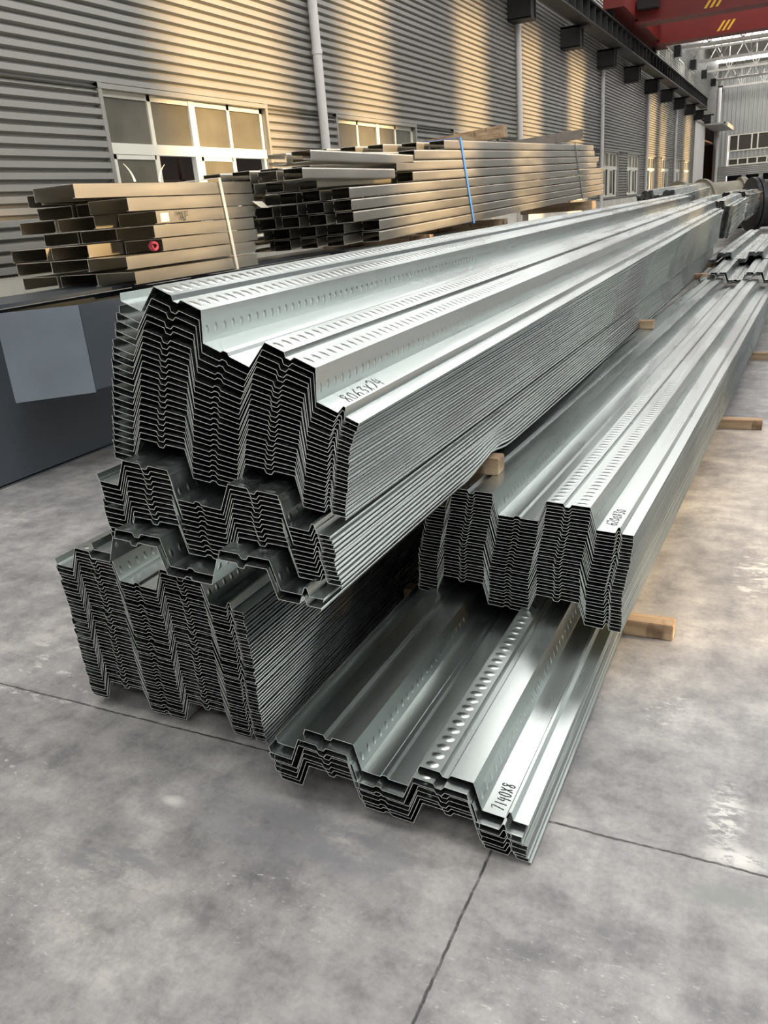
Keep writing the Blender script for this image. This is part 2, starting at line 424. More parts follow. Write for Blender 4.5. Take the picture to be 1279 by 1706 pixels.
for (xa, xb, za) in ((-6.0, -5.0, 0.0), (-5.0, 13, 1.85)):
    q = [p for p in bp_ if p[0] >= za]; b = len(blk.v); n = len(q)
    for x in (xa, xb):
        for zz, d in q: blk.v.append((x, YE - 1.5 - d, zz))
    for k in range(n - 1): blk.face([b + k, b + k + 1, b + n + k + 1, b + n + k])
blk.box(-6, 13, YE - 1.5, YE, 2.5, 2.55)
for x in (-3.9, -2.7, -1.5): blk.box(x, x + .28, YE - 1.55, YE - 1.3, 0, 1.85)
struct(blk.build('wall_block', M_CLAD2), 'low ribbed block before the end wall')
db = MB(); db.box(-5.0, 13, YE - .25, YE - .2, 0, 2.5); struct(db.build('wall_block_inside', M_DARKSTEEL))

# sliding door and dark opening in the long wall
d = MB()
for k in range(2): d.box(XW + .04, XW + .10, 57.1 + k * 3.1, 60.15 + k * 3.1, 0.05, 5.1)
struct(d.build('door_1', M_DOOR), 'tall white sliding door leaf')
df = MB(); df.box(XW, XW + .12, 71.3, 71.6, 0, 5.1); df.box(XW, XW + .2, 56.9, 71.7, 5.08, 5.22); df.box(XW, XW + .1, 56.9, 57.05, 0, 5.1)
struct(df.build('trim_2', M_TRIM))
cn = MB(); cn.box(XW, -4.62, 62.5, 71.5, 5.06, 5.16); cn.box(-4.72, -4.6, 62.5, 71.5, 4.98, 5.24)
tag(cn.build('door_canopy', M_CLAD2), 'flat grey canopy jutting from the wall over the dark doorway', 'canopy')

# roof, skylights
rf = MB(); sky = [(-8, -5.4), (-1.5, 1.0), (5, 7.5), (12, 14.5), (20, 22.5), (29, 31.5), (38, 40.5), (47.5, 49.8), (58.2, 60.6), (68.6, 71.2)]
yc = -12
for a, b in sky:
    rf.box(XW - .2, 13, yc, a, ROOFZ, ROOFZ + .05); yc = b
rf.box(XW - .2, 13, yc, YE, ROOFZ, ROOFZ + .05)
struct(rf.build('ceiling', M_ROOF), 'grey roof sheeting between the skylight strips')
for i, (a, b) in enumerate(sky):
    struct(MB().box(XW, 13, a, b, ROOFZ + .01, ROOFZ + .03).build('trim_%d' % (10 + i), M_SKY), 'translucent skylight strip in the roof')

# unseen right-hand wall, its tall open gaps shaped to cast the sun bands
rw_ = MB(); XR = 13.0
shift = 0.16 * (XR - XW)
lit = [(7.6, 9.9), (11.6, 13.0), (16.2, 17.8), (20.3, 22.0), (25.0, 27.0), (39.4, 41.4), (42.8, 44.8), (52.4, 55.2), (64, 71)]
lit = [(a + shift, b + shift) for a, b in lit]
SUN_GAP = (4.6, 7.6)  # low opening added in the unseen wall to throw warm sun on the floor
zlo, zhi = 4.1, 9.3
yc = -12
lit = [(6.6, 8.4, 5.05, 5.70)] + [(a, b, zlo, zhi) for a, b in lit]  # first slot added to throw sun on the wide channels
for a, b, za, zb in lit:
    rw_.box(XR, XR + .1, yc, a, zlo, zhi)
    if za > zlo: rw_.box(XR, XR + .1, a, b, zlo, za); rw_.box(XR, XR + .1, a, b, zb, zhi)
    yc = b
rw_.box(XR, XR + .1, yc, YE, zlo, zhi)
rw_.box(XR, XR + .1, -12, YE, zhi, ROOFZ)
rw_.box(XR, XR + .1, -12, SUN_GAP[0], 0, zlo); rw_.box(XR, XR + .1, SUN_GAP[1], YE, 0, zlo); rw_.box(XR, XR + .1, SUN_GAP[0], SUN_GAP[1], 3.3, zlo)
struct(rw_.build('wall_right', simple('dark_side_cladding', (0.11, 0.11, 0.105), 0.5)))  # coloured dark for what the steel webs reflect

struct(MB().box(XW - 3.5, XR + .1, -12.15, -12.05, 0, ROOFZ + .05).build('wall_front', M_CLAD2))  # unseen wall added behind the camera to darken the near end faces

# downpipes
for k in range(8):
    y = 10.62 + 9.32 * k - 0.02 * k
    if y > 56: break
    if y < 56:
        pp = MB(); pp.tube((XW + .125, y, 0.02), (XW + .125, y, 5.45), .062, 14)
        for z in (1.6, 3.5, 5.0): pp.tube((XW + .125, y, z), (XW + .125, y, z + .06), .072, 14)
        tag(pp.build('downpipe', M_WHITEPIPE, origin=(XW + .1, y, 0.02), smooth=False), 'white round downpipe on the ribbed wall, %s from the first window' % ['first', 'second', 'third', 'fourth', 'fifth', 'sixth', 'seventh'][k], 'pipe', 'downpipes on the long wall')
pp = MB(); pp.tube((XW + .25, 71.2, 0.02), (XW + .25, 71.2, 8.0), .13, 14)
tag(pp.build('downpipe', M_WHITEPIPE, origin=(XW + .25, 72.0, 0.02)), 'thick white pipe in the far corner beside the end wall', 'pipe', 'downpipes on the long wall')

# crane runway beam on wall brackets
BX = -5.35
rb = empty('crane_runway_beam', (BX, 8, 5.62)); tag(rb, 'long dark crane beam running along the wall on brackets', 'beam')
b = MB(); b.box(BX - .2, BX + .2, 8, 56, 5.62, 5.66); b.build('bottom_flange', M_BEAMWEB, rb)
b = MB(); b.box(BX - .2, BX + .2, 8, 56, 6.10, 6.14); b.box(BX - .05, BX + .05, 8, 56, 6.14, 6.24); b.build('top_flange', M_DARKSTEEL, rb)
b = MB(); b.box(BX - .01, BX + .01, 8, 56, 5.66, 6.10); b.build('web', M_BEAMWEB, rb)
b = MB(); y = 8.3
while y < 56: b.box(BX + .01, BX + .17, y, y + .03, 5.66, 6.10); y += .78
b.build('stiffener', M_BEAMWEB, rb)
for k in range(11):
    y = 14.72 + 4.64 * k
    q = MB(); q.box(XW + .03, BX - .08, y, y + .04, 5.12, 5.60); q.box(XW + .03, BX - .08, y + .38, y + .42, 5.12, 5.60)
    q.box(XW + .03, BX + .1, y, y + .42, 5.56, 5.62); q.box(XW + .03, BX - .08, y, y + .42, 5.10, 5.14); q.box(BX - .14, BX - .11, y + .04, y + .38, 5.14, 5.56)
    tag(q.build('beam_bracket', M_DARKSTEEL, origin=(XW + .03, y, 5.10)), 'dark steel bracket under the crane beam, number %s counted from the nearest' % ORD[k].replace('top', 'first'), 'bracket', 'brackets under the crane beam')

# red overhead crane
cr = empty('overhead_crane', (BX, 29, 6.24)); tag(cr, 'red double-girder overhead crane spanning above the stacks', 'crane')
def girder(y0, y1, z0, z1, nm):
    g = MB(); g.box(BX + .35, 12.6, y0 + .08, y1 - .08, z0 + .05, z1); g.box(BX + .35, 12.6, y0 - .05, y1 + .05, z0, z0 + .05); g.box(BX + .35, 12.6, y0 - .05, y1 + .05, z1, z1 + .05)
    g.build(nm, M_RED, cr)
    for x0 in (-3.0, -2.2):
        s = MB()
        for k in range(3):
            xx = x0 + k * .16
            s.v += [(xx, y0 + .07, z0 + .12), (xx + .08, y0 + .07, z0 + .12), (xx + .28, y0 + .07, z0 + .42), (xx + .20, y0 + .07, z0 + .42)]; n = len(s.v); s.face([n - 4, n - 3, n - 2, n - 1])
        if x0 < -2.5: s.build('hazard_stripe', M_YELLOW, cr)
girder(29.6, 30.3, 6.30, 7.9, 'front_girder'); girder(34.2, 34.9, 6.30, 7.9, 'rear_girder')
g = MB(); g.box(BX - .15, BX + .45, 27.2, 36.6, 6.42, 6.95); g.build('end_carriage', M_RED, cr)
for y in (27.6, 36.1):
    g = MB(); g.tube((BX - .08, y, 6.46), (BX + .08, y, 6.46), .21, 20); g.build('wheel', M_DARKSTEEL, cr)
g = MB(); g.box(BX + .5, BX + 1.1, 29.0, 29.5, 6.6, 6.85); g.build('buffer', M_DARKSTEEL, cr)

# roof trusses
for k, (ty, tz) in enumerate(((40.0, 7.7), (46.7, 7.75), (53.6, 7.85), (59.8, 7.95), (66.3, 8.05), (72.2, 8.1))):
    e = empty('roof_truss', (XW, ty, tz)); tag(e, 'pale lattice roof truss under the skylights, %s counted from the end wall' % ('sixth', 'fifth', 'fourth', 'third', 'second', 'first')[k], 'truss', 'roof trusses')
    MB().bar((XW, ty, tz), (13, ty, tz), .13).build('bottom_chord', M_TRUSS, e)
    MB().bar((XW, ty, tz + 1.35), (13, ty, tz + 1.35), .12).build('top_chord', M_TRUSS, e)
    w = MB(); x = XW + .1; i = 0
    while x < 12.4:
        w.bar((x, ty, tz + (0 if i % 2 == 0 else 1.35)), (x + .75, ty, tz + (1.35 if i % 2 == 0 else 0)), .05)
        if i % 2: w.bar((x + .75, ty, tz), (x + .75, ty, tz + 1.35), .05)
        x += .75; i += 1
    w.build('web_bracing', M_TRUSS, e)
    MB().bar((XW, ty - .8, tz + .5), (13, ty - .8, tz + .5), .09).build('side_chord', M_TRUSS, e)
    MB().box(XW + .02, XW + .35, ty - .3, ty + .3, tz - .35, tz + .1).build('bearing', M_DARKSTEEL, e)

# ================================================================== DECK SHEETS
PROF = [(-.006, .018), (0, 0), (.064, 0), (.088, .074), (.143, .074), (.150, .063), (.164, .063), (.171, .074), (.232, .074), (.256, 0),
        (.308, 0), (.314, .007), (.326, .007), (.333, 0), (.392, 0), (.416, .074), (.471, .074), (.478, .063), (.492, .063), (.499, .074),
        (.558, .074), (.584, 0), (.642, 0), (.650, .021), (.656, .021), (.663, 0), (.6995, 0), (.7006, -.0012), (.6985, -.0075)]
TOPS = {3, 7, 15, 19}; WEBS = {8, 20}; WEBL = {2, 14}
T = 0.0013
def outline():
    n = len(PROF); up = []; dn = []
    P = [Vector(p) for p in PROF]
    for i in range(n):
        a = (P[i] - P[i - 1]).normalized() if i else (P[1] - P[0]).normalized()
        b = (P[i + 1] - P[i]).normalized() if i < n - 1 else a
        na = Vector((-a.y, a.x)); nb = Vector((-b.y, b.x)); m_ = (na + nb).normalized(); k = 1 / max(.5, m_.dot(na))
        up.append(P[i] + m_ * (T / 2 * k)); dn.append(P[i] - m_ * (T / 2 * k))
    return up, dn
UP, DN = outline(); POSES = {}
def deck_sheet(y0, near, far, y1, rng, nst=9, wob=0.002, tops=None, bulge=None):
    """near/far = (x, z, roll) of the flange corner at y0 / y1"""
    n = len(PROF); me = bpy.data.meshes.new('steel_deck_sheet')
    vs = []; ys = [y0 + (y1 - y0) * (k / (nst - 1)) ** 1.5 for k in range(nst)]
    if bulge: ys = sorted(ys + [bulge[0] + q * .06 for q in range(-8, 9)]); nst = len(ys)
    ph = [rng.uniform(0, 6.28) for _ in range(4)]
    o = Vector((near[0], y0, near[1]))
    L = y1 - y0
    for y in ys:
        t = (y - y0) / L
        x = near[0] + (far[0] - near[0]) * t; z = near[1] + (far[1] - near[1]) * t; th = near[2] + (far[2] - near[2]) * t
        x += wob * math.sin(2.1 * y + ph[0]) * min(1, t * 5); z += wob * .25 * math.sin(1.7 * y + ph[1]) * min(1, t * 5)
        c, s = math.cos(th), math.sin(th)
        for u, v in list(UP) + list(DN):
            vv = v
            if bulge: vv += bulge[1] * math.exp(-((y - bulge[0]) / .13) ** 2) * min(1, max(0, (u - .60) / .08))
            vs.append((x + u * c + vv * s - o.x, y - o.y, z - u * s + vv * c - o.z))
    fs = []; mi = []; uvs = []
    S = 2 * n
    for k in range(nst - 1):
        a, b = k * S, (k + 1) * S
        v0, v1 = (ys[k] - y0) / .036, (ys[k + 1] - y0) / .036
        for i in range(n - 1):
            mm = 1 if i in (TOPS if tops is None else tops or ()) else 2 if (i in WEBS or i in WEBL) and tops != 0 else 0
            fs.append((a + i, a + i + 1, b + i + 1, b + i)); mi.append(mm); uvs += [(0, v0), (1, v0), (1, v1), (0, v1)]
            fs.append((a + n + i, b + n + i, b + n + i + 1, a + n + i + 1)); mi.append(mm); uvs += [(0, v0), (0, v1), (1, v1), (1, v0)]
        for i, j in ((0, n), (n - 1, 2 * n - 1)):
            fs.append((a + i, b + i, b + j, a + j) if i == 0 else (a + i, a + j, b + j, b + i)); mi.append(3); uvs += [(0, 0)] * 4
    for k in (0, nst - 1):
        a = k * S
        for i in range(n - 1):
            q = (a + i, a + n + i, a + n + i + 1, a + i + 1); fs.append(q if k == 0 else q[::-1]); mi.append(3); uvs += [(0, 0)] * 4
    me.from_pydata(vs, [], fs); me.polygons.foreach_set('material_index', mi)
    for mt in (M_ZINC, M_ZTOP, M_ZWEB, M_EDGE): me.materials.append(mt)
    ul = me.uv_layers.new(name='UVMap'); ul.data.foreach_set('uv', [c for p in uvs for c in p])
    ob = bpy.data.objects.new('steel_deck_sheet', me); COL.objects.link(ob); ob.location = o
    POSES[ob.name] = (near, far, y0, L)
    return ob

def pose(xl, zl, xr, zr):
    """flange corner heights and the free edge position; the sheet is 0.70 m wide"""
    th = math.asin((zl - zr) / .70); return (xr - .70 * math.cos(th), zl, th)
def lerp(a, b, t): return tuple(p + (q - p) * t for p, q in zip(a, b))

def stack(n, top, bot, y_top, y_bot, fy_top, fy_bot, top_f, bot_f, desc, group, seed, jx=.002, jy=.006, labels=None, nst=9, gaps=None, wob=.002, bow=0.0, tops=None, bulge=None):
    """top/bot poses at the near end, top_f/bot_f at the far end; returns the sheets from the top down"""
    rng = random.Random(seed); out = []
    ts = [k / max(1, n - 1) for k in range(n)]
    us = gaps(ts) if gaps else ts
    for k in range(n):
        t = ts[k]
        def at(p, q):
            e0, e1 = [(c[0] + .7 * math.cos(c[2]), c[1] - .7 * math.sin(c[2])) for c in (p, q)]
            return pose(0, p[1] + (q[1] - p[1]) * us[k], e0[0] + (e1[0] - e0[0]) * t, e0[1] + (e1[1] - e0[1]) * t)
        a = at(top, bot); f = at(top_f, bot_f)
        dx = rng.uniform(-jx, jx) + bow * math.sin(PI * t) + .0035 * math.sin(9 * t + seed); a = (a[0] + dx, a[1], a[2]); f = (f[0] + dx, f[1], f[2])
        o = deck_sheet(y_top + (y_bot - y_top) * t + rng.uniform(-jy, jy), a, f, fy_top + (fy_bot - fy_top) * t + rng.uniform(-jy, jy) * 4, rng, nst, wob, tops=tops, bulge=bulge(k) if bulge else None)
        lab = labels[k] if labels and k in labels else ('deck sheet %s from the top of %s' % (ORD[k], desc) if k else 'topmost galvanised deck sheet of %s' % desc)
        tag(o, lab, 'deck sheet', group); out.append(o)
    return out

# --- handwriting
GL = {'0': [[(.5, .9), (.2, .75), (.12, .35), (.35, .05), (.68, .12), (.82, .5), (.7, .82), (.45, .9)]], '1': [[(.5, 1), (.45, 0)]],
      '2': [[(.1, .8), (.4, 1), (.8, .8), (.6, .4), (.1, .02), (.9, .05)]], '3': [[(.15, .95), (.8, .95), (.4, .6), (.8, .35), (.5, 0), (.1, .1)]],
      '4': [[(.3, 1), (.1, .45), (.9, .5)], [(.7, .85), (.6, -.1)]], '5': [[(.8, 1), (.3, .95), (.2, .55), (.7, .5), (.75, .15), (.15, 0)]],
      '6': [[(.75, 1.0), (.35, .75), (.12, .3), (.35, .0), (.78, .08), (.82, .42), (.45, .52), (.14, .28)]], '7': [[(.1, .9), (.85, 1), (.4, 0)]],
      '8': [[(.8, .85), (.4, 1), (.2, .75), (.8, .3), (.5, 0), (.2, .25), (.75, .75)]], '9': [[(.75, .8), (.35, 1), (.2, .65), (.7, .6), (.75, .9), (.6, 0)]],
      'X': [[(.1, .9), (.8, .1)], [(.85, .95), (.1, 0)]], 'Z': [[(.1, .9), (.8, .95), (.2, .05), (.9, 0)]], ' ': []}
def writing(text, origin, dirv, upv, height, parent, wstroke=.0028, rngs=1, adv=.8):
    rng = random.Random(rngs); mb = MB(); D = Vector(dirv).normalized(); U = Vector(upv).normalized(); O = Vector(origin); Nn = D.cross(U).normalized()
    x = 0
    for ch in text:
        hh = height * rng.uniform(.88, 1.1); off = rng.uniform(-.05, .08) * height
        for st in GL[ch]:
            P = [O + D * (x + p[0] * height * adv * .82) + U * (off + p[1] * hh) for p in st]
            # soften the stroke
            Q = []
            for i in range(len(P) - 1):
                a, b_ = P[max(0, i - 1)], P[i]; c, d_ = P[i + 1], P[min(len(P) - 1, i + 2)]
                for s in range(4):
                    t = s / 4; Q.append(0.5 * ((2 * b_) + (c - a) * t + (2 * a - 5 * b_ + 4 * c - d_) * t * t + (-a + 3 * b_ - 3 * c + d_) * t ** 3))
            Q.append(P[-1])
            base = len(mb.v)
            for i, q in enumerate(Q):
                d0 = (Q[min(i + 1, len(Q) - 1)] - Q[max(i - 1, 0)]).normalized(); s = Nn.cross(d0).normalized() * wstroke / 2
                mb.v.append(tuple(q + s)); mb.v.append(tuple(q - s))
            for i in range(len(Q) - 1): mb.face([base + 2 * i, base + 2 * i + 1, base + 2 * i + 3, base + 2 * i + 2])
        x += height * adv
    o = mb.build('handwriting', M_INK, parent); o['label'] = 'black handwritten marking'
    return o
def on_sheet(sheet_pose, y, u, v):
    """world point on a sheet at local u across, v above"""
    x, z, th = sheet_pose; c, s = math.cos(th), math.sin(th); v = v + T * .5 + .0008
    return Vector((x + u * c + v * s, y, z - u * s + v * c))

# --- S1: tall stack low on the left, standing on the floor
S1t, S1b = pose(-1.990, .545, -1.291, .480), pose(-2.03, .036, -1.316, .013)
s1 = stack(40, S1t, S1b, 1.606, 1.645, 9.7, 9.75, pose(-2.0, .56, -1.3, .52), pose(-2.03, .045, -1.33, .035),
           'the floor stack below the jutting sheets', 'deck sheets in the lowest stack', 11, .0018, .004)
# --- S2: twelve sheets and the two loose ones sticking out below them
A_desc = 'the high leaning stack marked 8063X24'
S2t, S2m = pose(-1.601, .891, -.908, .802), None
S2m = pose(-1.572, .745, -.905, .690)
s2 = stack(12, pose(-1.600, .889, -.908, .801), pose(-1.545, .737, -.885, .6855), 1.485, 1.47, 11.9, 11.8, pose(-1.62, .86, -.93, .72), pose(-1.57, .70, -.90, .56),
           'the middle stack under the high leaning one', 'deck sheets in the middle stack', 12, .0015, .003, bulge=lambda k: (2.63, .024 * max(0, k - 4) / 8))
lo1 = stack(1, pose(-1.560, .718, -.905, .672), pose(0, 0, 1, 0), 1.415, 0, 11.8, 0, pose(-1.58, .68, -.90, .545), pose(0, 0, 1, 0), '', 'loose sheets under the middle stack', 13,
            labels={0: 'upper of two deck sheets jutting forward beneath the middle stack'}, bulge=lambda k: (2.63, .026))
lo2 = stack(1, pose(-1.560, .700, -.906, .656), pose(0, 0, 1, 0), 1.400, 0, 11.8, 0, pose(-1.58, .665, -.90, .53), pose(0, 0, 1, 0), '', 'loose sheets under the middle stack', 14,
            labels={0: 'lower of two deck sheets jutting forward beneath the middle stack'}, bulge=lambda k: (2.63, .029))
# --- A: the high leaning stack
At, Ab = pose(-1.480, 1.342, -.852, 1.053), pose(-1.563, .935, -.892, .828)
def agap(ts): 
    r = [0.0]; 
    g = [1.9, 1.0, 1.5, 1.0, 1.5] + [1.0] * (len(ts) - 6)
    for q in g: r.append(r[-1] + q)
    return [q / r[-1] for q in r]
sa = stack(24, At, Ab, 1.568, 1.545, 12.2, 12.0, pose(-1.50, 1.345, -.852, 1.15), pose(-1.55, .90, -.88, .76), A_desc, 'deck sheets in the high leaning stack', 15, .0014, .003, gaps=agap, bow=-.012)
# --- seven-metre sheets on the floor in front
C7t, C7b = pose(-1.142, .172, -.445, .108), pose(-1.11, .072, -.443, .009)
c7 = stack(1, C7t, C7t, 1.48, 0, 8.6, 0, pose(-1.10, .235, -.40, .17), pose(-1.10, .235, -.40, .17), 'the low stack marked 7140X8 on the floor', 'deck sheets in the low front stack', 16, tops={15})
c7 += stack(7, pose(-1.150, .155, -.452, .091), pose(-1.10, .066, -.440, .010), 1.452, 1.462, 8.6, 8.6, pose(-1.10, .222, -.40, .158), pose(-1.09, .15, -.39, .085), 'the low stack marked 7140X8 on the floor', 'deck sheets in the low front stack', 17, .002, .004, tops={15},
            labels={k: 'deck sheet %s from the top of the low stack marked 7140X8 on the floor' % ORD[k + 1] for k in range(7)})
# --- B: thirty sheets on top of them
Bt, Bb = pose(-1.056, .528, -.367, .481), pose(-1.085, .237, -.392, .177)
yaw = math.tan(math.radians(2.09))
def shiftf(p, L, dz=0): return (p[0] + yaw * L, p[1] + dz, p[2])
sb = stack(29, Bt, Bb, 2.42, 2.34, 8.95, 8.95, shiftf(Bt, 6.5, .015), shiftf(Bb, 6.5, .01), 'the stack marked 6200X30 on the low sheets', 'deck sheets in the thirty-sheet stack', 18, .0015, .003, tops={15, 19}, bow=-.006)

# --- short sheets lying over the far end of B
pB = shiftf(Bt, 6.5, .015)
d1 = stack(3, (pB[0] + .03, pB[1] + .052, .03), (pB[0] + .03, pB[1] + .022, .03), 8.86, 8.86, 14.5, 14.5, (pB[0] + .1, pB[1] + .05, .02), (pB[0] + .1, pB[1] + .02, .02),
           'the short pile lapping the 6200X30 stack', 'deck sheets in the lapping pile', 19, .01, .03, nst=4, tops=0)
d2 = stack(4, (pB[0] - .03, pB[1] + .13, .02), (pB[0] - .03, pB[1] + .085, .02), 10.35, 10.4, 14.8, 14.8, (pB[0] + .10, pB[1] + .13, .02), (pB[0] + .10, pB[1] + .085, .02),
           'the thin pile lying beyond the lapping pile', 'deck sheets in the far thin pile', 20, .01, .03, nst=4, tops=0)
# --- stacks beyond the high one, in line with it
e1 = stack(20, pose(-1.52, 1.19, -.785, 1.165), pose(-1.58, .75, -.86, .72), 13.2, 13.4, 17.0, 17.2, pose(-1.5, 1.22, -.78, 1.2), pose(-1.55, .86, -.84, .84), 'the tall stack just behind the high leaning stack', 'deck sheets in the first stack behind', 21, .008, .04, nst=4, tops=0)
e2 = stack(20, pose(-1.66, 1.19, -.98, 1.17), pose(-1.72, .62, -1.05, .58), 22.0, 22.4, 28.5, 28.6, pose(-1.6, 1.17, -.92, 1.13), pose(-1.66, .65, -.99, .62), 'the farthest tall stack, near the flanged pipes', 'deck sheets in the farthest stack', 22, .02, .05, nst=4, tops=0)
e3 = stack(12, pose(-2.3, 1.40, -1.60, 1.36), pose(-2.3, 1.20, -1.60, 1.17), 14.2, 14.25, 19, 19.2, pose(-2.3, 1.44, -1.60, 1.42), pose(-2.3, 1.25, -1.60, 1.2), 'the pale pile between wall and far stacks', 'deck sheets in the pale far pile', 23, .008, .03, nst=4, tops=0)
tr = MB()
for y in (14.8, 18.2): tr.box(-2.25, -1.65, y, y + .12, 1.06, 1.16); tr.box(-2.2, -2.1, y, y + .12, 0, 1.06); tr.box(-1.8, -1.7, y, y + .12, 0, 1.06)
tag(tr.build('trestle', M_WOOD), 'timber trestle carrying the pale far pile', 'trestle')
# --- stack at the right edge of view
gst = stack(22, pose(.085, .30, .785, .29), pose(.065, .03, .765, .02), 8.95, 9.0, 13, 13, pose(.22, .30, .92, .29), pose(.20, .03, .90, .02), 'the stack cut off by the right edge', 'deck sheets at the picture edge', 24, .012, .03, nst=4, tops=0)

# writing on the sheets
def sheet_writing(text, o, y, u, v, height, ws, seed, adv, across=False, yy=None):
    near, far, y0, L = POSES[o.name]
    def at(y, u):
        t = (y - y0) / L; x, z, th = lerp(near, far, t); return on_sheet((x, z, th), y, u, v)
    p = at(y, u); along = (at(y + .2, u) - p).normalized(); side = (at(y, u - .02) - p).normalized()
    if across: writing(text, p, -side, along, height, o, ws, seed, adv)
    else: writing(text, p, along, side, height, o, ws, seed, adv)
sheet_writing('8063X24', sa[0], 1.640, .636, 0, .038, .0026, 3, .78)
sheet_writing('6200X30', sb[0], 2.48, .634, 0, .034, .0026, 5, .62)
sheet_writing('7140X8', c7[0], 1.497, .634, 0, .034, .0022, 8, .50)
sheet_writing('8065 X', s2[0], 1.508, .420, .074, .022, .0024, 9, .60, True)
sheet_writing('12', s2[0], 1.508, .512, .074, .024, .0024, 10, .75, True)
sheet_writing('98', lo1[0], 1.425, .552, .074, .030, .0026, 11, .55)

# ================================================================== TIMBER
def timber(x0, x1, y, z, h=.065, w=.06, label='', rot=0.0, tilt=0.0, name='timber_block', group=None):
    mb = MB(); mb.box(-(x1 - x0) / 2, (x1 - x0) / 2, -w / 2, w / 2, 0, h)
    o = mb.build(name, M_WOOD, bevel=.003); o.location = ((x0 + x1) / 2, y, z); o.rotation_euler = (0, tilt, rot)
    tag(o, label, 'timber', group); return o
timber(-1.30, -.262, 2.675, 0.0, .060, .07, 'knotty timber block on the floor poking out under the thirty-sheet stack')
timber(-1.05, -.074, 5.53, 0.0, .062, .08, 'pale timber block on the floor midway along the thirty-sheet stack')
timber(-.95, .12, 7.86, 0.0, .062, .08, 'timber block on the floor near the far end of the thirty-sheet stack')
timber(-1.96, -.868, 2.63, .600, .062, .075, 'squared timber bearer with sawn end resting on the thirty-sheet stack, nearest', tilt=.02)
timber(-1.96, -.80, 5.80, .604, .055, .075, 'squared timber bearer under the high stack, midway along')
timber(-1.96, -.70, 9.35, .560, .055, .10, 'squared timber bearer under the high stack, near its far end')
timber(-1.96, -.62, 10.9, .540, .055, .10, 'squared timber bearer under the high stack, farthest one')
timber(-2.1, -1.2, 2.9, -.0, .012, .07, 'thin timber strip on the floor under the lowest stack') if False else None

# ================================================================== GIRDER AND PURLINS ON THE LEFT
gd = empty('plate_girder', (-4.5, 1.0, 0)); tag(gd, 'deep blue-grey steel girder lying by the wall under the channel bundle', 'girder')
MB().box(-4.515, -4.5, 1.0, 13.5, 0.012, 1.10).build('web', M_GIRDER, gd)
MB().box(-4.95, -4.34, 1.0, 13.5, 1.12, 1.145).build('top_flange', M_GIRDER, gd)
MB().box(-5.1, -4.50, 1.0, 13.5, 0.0, .02).build('bottom_flange', M_GIRDER, gd)
P0, P1 = (-4.148, 3.334), (-3.811, 3.657)
MB().box(-3.823, -3.811, 3.66, 4.9, .60, 1.117).build('side_plate', M_GIRDER, gd)  # side plates take the darker girder paint to stand in for shade
MB().box(-4.5, -3.82, 4.88, 4.892, .60, 1.117).build('side_plate', M_GIRDER, gd)
MB().box(-4.5, -3.83, 3.68, 4.88, .60, .612).build('bottom_plate', M_GIRDER, gd)
pn = MB(); nx, ny = .0103, -.0107
pn.prism([(P0[0], P0[1]), (P0[0] + nx, P0[1] + ny), (P1[0] + nx, P1[1] + ny), (P1[0], P1[1])], 'z', .588, 1.117); pn.build('end_plate', M_PANEL, gd, bevel=.002)
for y in (5.6, 8.0, 10.5): MB().box(-4.5, -4.13, y, y + .02, .02, 1.12).build('stiffener', M_GIRDER, gd)

def channel(w, h, t=.003, lip=.018, kind='up', closed_side=None):
    """outline (x,z) of a lipped channel; origin at its bottom right corner (x from -w to 0, z from 0 to h)"""
    if kind == 'up':      # web below, lips on top
        o = [(-w + lip, h), (-w, h), (-w, 0), (0, 0), (0, h), (-lip, h), (-lip, h - t), (-t, h - t), (-t, t), (-w + t, t), (-w + t, h - t), (-w + lip, h - t)]
    elif kind == 'down':
        o = [(-w + lip, 0), (-w, 0), (-w, h), (0, h), (0, 0), (-lip, 0), (-lip, t), (-t, t), (-t, h - t), (-w + t, h - t), (-w + t, t), (-w + lip, t)]
    else:                 # web on the right, lips on the left
        o = [(-w, lip), (-w, 0), (-.012, 0), (-.003, .003), (0, .012), (0, h - .012), (-.003, h - .003), (-.012, h), (-w, h), (-w, h - lip), (-w + t, h - lip), (-w + t, h - t), (-t, h - t), (-t, t), (-w + t, t), (-w + t, lip)]
    return o
def channel_obj(ol, x, y0, y1, z, rise=0.0, jitter=0.0):
    n = len(ol); me = bpy.data.meshes.new('channel_section'); vs = []
    L = y1 - y0; dx = random.uniform(-jitter, jitter)
    for y in (0, L): vs += [(px + (dx if y else 0), y, pz + rise * y) for px, pz in ol]
    fs = []; mi = []
    for k in range(n): fs.append((k, (k + 1) % n, n + (k + 1) % n, n + k)); mi.append(0)
    bmf = [list(range(n))[::-1], [n + k for k in range(n)]]
    fs += bmf; mi += [1, 1]
    me.from_pydata(vs, [], fs)
    for mt in (M_PURLIN, M_PEDGE): me.materials.append(mt)
    me.polygons.foreach_set('material_index', mi)
    bm = bmesh.new(); bm.from_mesh(me)
    bmesh.ops.recalc_face_normals(bm, faces=bm.faces)
    bmesh.ops.triangulate(bm, faces=[f for f in bm.faces if len(f.verts) > 4]); bm.to_mesh(me); bm.free()
    ob = bpy.data.objects.new('channel_section', me); COL.objects.link(ob); ob.location = (x, y0, z); return ob

row_words = ['bottom', 'second', 'third', 'fourth', 'fifth', 'sixth', 'seventh', 'eighth', 'ninth', 'tenth']
